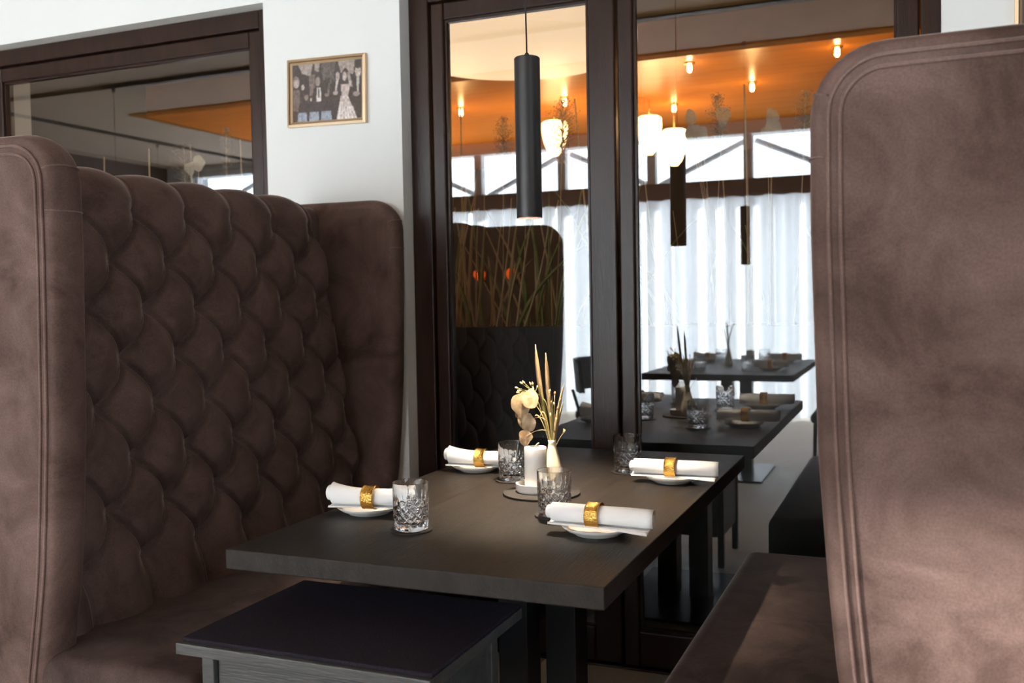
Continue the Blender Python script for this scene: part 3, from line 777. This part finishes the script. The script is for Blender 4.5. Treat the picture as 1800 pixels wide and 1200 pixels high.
o = b.build('bark_chips', 'chips', t); o['kind'] = 'stuff'
def reed(x, y, h, lean, m, label, group, r=.004, tip=None, bend=.03):
    top = Vector((lean, random.uniform(-.02, .02), h-1.12)) if tip is None else Vector((tip[0]-x, tip[1]-y, tip[2]-1.12))
    pts = bez((0, 0, 0), top*.55 + Vector((random.uniform(-bend, bend), 0, 0)), top, 9)
    o = MB().tube(pts, [r*(1-.45*i/9) for i in range(10)], 5).build('dried_reed', m, None, smooth=True); o.location = (x, y, 1.12)
    return tag(o, label, 'dried reed', group)
def plume_plant(tip, h_pl, w_pl, label, base=None, m='plume'):
    bx, by = (base or (tip[0]+random.uniform(-.05, .05), tip[1])); t = thing('plume_grass', (bx, by, 1.12), label, 'dried grass', 'plume grasses in the planter', 'thing')
    top = Vector((tip[0]-bx, tip[1]-by, tip[2]-1.12)); pts = bez((0, 0, 0), top*.5+Vector((.01, 0, .02)), top, 12)
    MB().tube(pts, .0022, 5).build('stem', 'reed', t, smooth=True)
    b = MB(); d = (pts[-1]-pts[-3]).normalized()
    for k in range(230):
        u = random.random(); c = top - d*h_pl*u; wd = w_pl*(math.sin(PI*min(1, .08+u*.92))**.8)
        a = random.uniform(0, 2*PI); L = wd*random.uniform(.4, 1)
        e = c + Vector((math.cos(a)*L, math.sin(a)*L*.7, L*.55)); q = Vector((math.sin(a), -math.cos(a), .3))*.0022
        mid = (c+e)/2 + Vector((0, 0, .006))
        b.add([c, mid+q, e, mid-q], [(0, 1, 2, 3)])
        for _ in range(2):
            s_ = e + Vector((random.uniform(-1, 1), random.uniform(-1, 1), random.uniform(-1, 1)))*.008
            b.add([s_, s_+Vector((.004, 0, .003)), s_+Vector((.001, .002, .007))], [(0, 1, 2)])
    b.build('plume', m, t)
    return t
# the tall pale stalks and seed heads one can tell apart
for i, (tip, lab) in enumerate((((-.589, .5, 2.012), 'tall pale stalk behind the right door, beside the seed discs'), ((-1.731, .5, 2.03), 'tall pale stalk behind the left edge of the narrow door'),
        ((-3.368, .5, 1.99), 'pale stalk behind the window, second from the left'), ((-3.121, .5, 1.986), 'pale stalk behind the middle of the window'), ((-2.839, .5, 1.99), 'pale stalk behind the right end of the window'), ((-3.648, .5, 1.97), 'leftmost pale stalk behind the window'))):
    reed(tip[0]+.01, .5, 0, 0, 'reed', lab, 'tall pale stalks in the planter', .0062, tip, .02)
reed(-1.15, .48, 0, 0, 'tan_stem', 'golden stalk leaning left behind the narrow door', 'tall pale stalks in the planter', .005, (-1.24, .5, 2.02), .01)
for tip, h_, w_, lab in (((-.69, .5, 1.975), .20, .045, 'drooping seed plume behind the right door, left of the tall stalk'), ((-.376, .52, 1.96), .24, .055, 'feathery plume behind the right edge of the right door'),
        ((-1.555, .52, 1.97), .26, .05, 'leaning plume left of the pendant behind the narrow door'), ((-1.288, .5, 2.01), .24, .075, 'bushy plume right of the pendant behind the narrow door'),
        ((-3.16, .5, 1.98), .22, .09, 'bushy plume behind the middle of the window'), ((-2.915, .5, 2.04), .22, .035, 'thin plume behind the window near the pillar')):
    plume_plant(tip, h_, w_, lab)
for bx, cs, lab in ((-.70, [(-.784, 1.908, .030, .7), (-.742, 1.846, .028, .8), (-.782, 1.849, .032, .75), (-.664, 1.905, .034, .8), (-.765, 1.862, .02, .9)], 'honesty branch with pale seed discs behind the right door, left group'),
                    (-.50, [(-.489, 1.886, .030, .8), (-.487, 1.846, .036, .85), (-.505, 1.83, .026, .9)], 'honesty branch with three overlapping seed discs near the right sofa wing'),
                    (-3.08, [(-3.07, 1.90, .035, .8), (-3.12, 1.88, .03, .8)], 'honesty branch with seed discs behind the window')):
    t = thing('honesty_branch', (bx, .49, 1.12), lab, 'dried flower', 'honesty branches in the planter')
    for x, z, r, rx in cs:
        MB().tube(bez((0, 0, 0), ((x-bx)*.2, 0, (z-1.12)*.6), (x-bx, 0, z-1.12-r*.8), 8), .0016, 4).build('stem', 'reed', t, smooth=True)
        disc((x-bx, 0, z-1.12), (.45, -.9, .1), r, rx, 'pod', 'seed_disc', t)
# the thick of the planting: single reeds and leaf blades
ORD = 'first second third fourth fifth sixth seventh eighth ninth tenth eleventh twelfth thirteenth fourteenth fifteenth sixteenth seventeenth eighteenth nineteenth twentieth twenty-first twenty-second twenty-third twenty-fourth twenty-fifth twenty-sixth twenty-seventh twenty-eighth twenty-ninth thirtieth'.split()
zones = [(-3.6, -2.6), (-2.5, -1.8), (-1.85, -1.25), (-1.2, -.78), (-.76, -.1)]
zl = ['behind the window', 'behind the white pillar', 'behind the narrow door', 'behind the stiles between the doors', 'behind the right door']
for zi, (a, bb) in enumerate(zones):
    dens = (10, 4, 54, 14, 9)[zi]
    cnt = {}
    for x in sorted(random.uniform(a, bb) for k in range(dens)):
        y = .5 + random.uniform(-.13, .12); g = random.random()
        kind = 'tan reed' if g < .42 else 'green grass blade' if g < .78 else 'straw grass blade'
        cnt[kind] = cnt.get(kind, 0) + 1
        lab = ORD[cnt[kind]-1] + ' ' + kind + ' from the left in the planter ' + zl[zi]
        h = random.uniform(1.35, 1.85) if zi not in (0, 4) else random.uniform(1.4, 1.7)
        if kind == 'tan reed':
            reed(x, y, h, random.gauss(0, .12), 'reed', lab, 'tan reeds ' + zl[zi], random.uniform(.0026, .0052))
        else:
            L = Vector((random.gauss(0, .15), random.uniform(-.04, .04), h-1.12))
            o = blade(bez((0, 0, 0), (L.x*.2, 0, L.z*.6), L, 8), random.uniform(.005, .010), 'reed_green' if kind[0] == 'g' else 'reed', 'grass_blade', prof=lambda u: .5+.5*math.sin(PI*min(1, u+.2)) if u < .95 else .05)
            o.location = (x, y, 1.12)
            tag(o, lab, 'grass blade', kind + 's ' + zl[zi])

# ================================================================== LAMPS OF THE ROOM BEHIND
for i, (x, y, lab) in enumerate(((-3.44, 4.10, 'leftmost small spot lamp on the amber ceiling, left of the pendant'), (-2.55, 4.11, 'small spot lamp right of the pendant on the amber ceiling'), (-1.42, 3.42, 'foremost small spot lamp on the amber ceiling behind the right door'), (-1.84, 4.76, 'small spot lamp above the two glass shades'), (-1.135, 4.235, 'small spot lamp above the tall pale stalk'), (-.48, 3.42, 'small spot lamp beside the right sofa wing top'))):
    t = thing('ceiling_spot', (x, y, 2.8), lab, 'lamp', 'small spot lamps on the amber ceiling')
    MB().lathe([(.0001, 0), (.035, 0), (.035, -.008), (.02, -.014), (.0001, -.014)], 20).build('mount', 'brass', t, smooth=True, autos=35)
    MB().lathe([(.0001, -.014), (.014, -.016), (.016, -.05), (.010, -.062), (.0001, -.066)], 14).build('bulb', 'bulb', t, smooth=True)
    lamp('spot_glow', 'POINT', (0, 0, -.40), 9, (1, .58, .22), parent=t, shadow_soft_size=.03)
for x, y, z0, z1, r, lab in ((-1.98, 4.5, 2.37, 2.67, .10, 'glowing bell shaped glass lamp, left of the pair behind the right door'), (-1.78, 4.5, 2.27, 2.55, .105, 'glowing bell shaped glass lamp, right and lower of the pair behind the right door'), (-2.78, 4.5, 2.42, 2.70, .11, 'glowing bell shaped glass lamp behind the bushy plume'), (-4.6, 5.0, 2.0, 2.3, .11, 'unseen bell shaped glass lamp added behind the white pillar to light the amber ceiling')):  # the last one is an unseen lamp added to brighten the amber ceiling
    t = thing('glass_lamp', (x, y, z0), lab, 'lamp', 'bell shaped glass lamps behind the doors')
    H = z1-z0
    MB().lathe([(r*.25, 0), (r*.55, H*.12), (r*.85, H*.42), (r, H*.75), (r*.97, H*.95), (r*.75, H), (.0001, H)], 28).build('glass_shade', 'shade_glow', t, smooth=True)
    MB().tube([(0, 0, H), (.0, 0, 2.8-z0)], .006, 8).build('rod', 'brass', t, smooth=True)
    lamp('lamp_glow', 'POINT', (0, 0, -.16), 120 if x < -4 else 22, (1, .66, .34), parent=t, shadow_soft_size=.08)
t = thing('round_ceiling_lamp', (-2.08, 1.98, 2.6), 'large round glowing ceiling lamp behind the narrow door', 'lamp')
MB().lathe([(.0001, 0), (.60, 0), (.655, .02), (.67, .06), (.67, .12), (.0001, .12)], 72).build('diffuser', 'disc_glow', t, smooth=True, autos=35)
MB().lathe([(.02, .12), (.02, .45), (.0001, .45)], 12).build('rod', 'brass', t)
for x, lab in ((-4.85, 'left dim amber wall lamp far behind the narrow door'), (-4.43, 'right dim amber wall lamp far behind the narrow door')):
    t = thing('wall_lamp', (x, 7.56, 1.52), lab, 'lamp', 'amber wall lamps on the far wall')
    MB().box(-.04, .04, 0, .04, -.05, .05).build('back_plate', 'brass', t, bevel=.004)
    MB().lathe([(.045, 0), (.075, .06), (.07, .10), (.03, .13)], 20, (0, -.07, -.05)).build('shade', 'amber_glow', t, smooth=True)

# ================================================================== SECOND TABLE BEHIND THE CAMERA (seen mirrored in the doors)
make_table((-1.18, -3.72, 0), 'second dark dining table behind, seen mirrored in the right door', None, .95, 1.5)
T2 = (-1.18, -3.72)
for k, (dx, dy, nk, lab) in enumerate(((.28, .35, nap_a, 'front right of the second table'), (.28, -.4, nap_a, 'back right of the second table'), (-.28, .35, nap_b, 'front left of the second table'), (-.28, -.4, nap_b, 'back left of the second table'))):
    place(plate, (T2[0]+dx, T2[1]+dy, ZT), 0, 'white side plate at the ' + lab, 'plate', 'side plates on the second table')
    place(nk, (T2[0]+dx, T2[1]+dy-.02, ZT+.0195), .05, 'rolled white napkin at the ' + lab, 'napkin', 'rolled napkins on the second table')
    place(ring, (T2[0]+dx, T2[1]+dy-.02, ZT+.0424), .05, 'gold napkin ring at the ' + lab, 'napkin ring', 'gold napkin rings on the second table')
    place(tum, (T2[0]+dx*.55, T2[1]+dy+.12, ZT), 0, 'cut crystal tumbler at the ' + lab, 'tumbler', 'crystal tumblers on the second table')
c2 = copy_tree(bpy.data.objects['pillar_candle']); c2.location = (T2[0]+.1, T2[1], ZT); c2['label'] = 'white pillar candle on the second table'
v2 = bpy.data.objects['bud_vase'].copy(); COL.objects.link(v2); v2.location = (T2[0]-.05, T2[1], ZT); v2['label'] = 'cream bud vase on the second table'
for k in range(7):
    o = blade(bez((0, 0, 0), (random.uniform(-.01, .01), 0, .1), (random.uniform(-.05, .05), random.uniform(-.03, .03), random.uniform(.15, .26)), 8), .004, 'green_stem', 'dried_leaf'); o.location = (T2[0]-.05, T2[1], ZT+.095)
    tag(o, ORD[k] + ' thin dark leaf blade in the vase on the second table', 'dried leaf', 'leaf blades on the second table')
def make_chair(loc, rz, label):
    t = thing('dining_chair', loc, label, 'chair', 'black dining chairs at the second table', rz=rz)
    box('seat', 'chair_black', -.22, .22, -.22, .22, .42, .48, t, bevel=.02, bseg=3, smooth=True)
    P = []
    for i in range(13):
        u = -1 + i/6; y = -.23 + .10*u*u
        P.append([(.25*u, y, .60), (.25*u, y-.03, .82), (.25*u, y-.055, .825), (.25*u, y-.035, .60)])
    MB().grid(P, closed_v=True).build('backrest', 'chair_black', t, smooth=True, autos=40)
    for x in (-.19, .19):
        MB().tube([(x, .19, .43), (x*1.05, .2, 0)], [.014, .009], 8).build('leg', 'chair_black', t, smooth=True)
        MB().tube([(x, -.19, .43), (x*1.05, -.21, 0)], [.014, .009], 8).build('leg', 'chair_black', t, smooth=True)
        MB().tube([(x, -.19, .45), (x*1.1, -.235, .62)], .012, 8).build('back_post', 'chair_black', t, smooth=True)
    return t
for x, y, rz, lab in ((-1.95, -3.35, -PI/2, 'left front'), (-1.95, -4.1, -PI/2, 'left back'), (-.42, -3.5, PI/2, 'right front'), (-.42, -4.15, PI/2, 'right back')):
    make_chair((x, y, 0), rz, 'black upholstered dining chair at the ' + lab + ' of the second table')
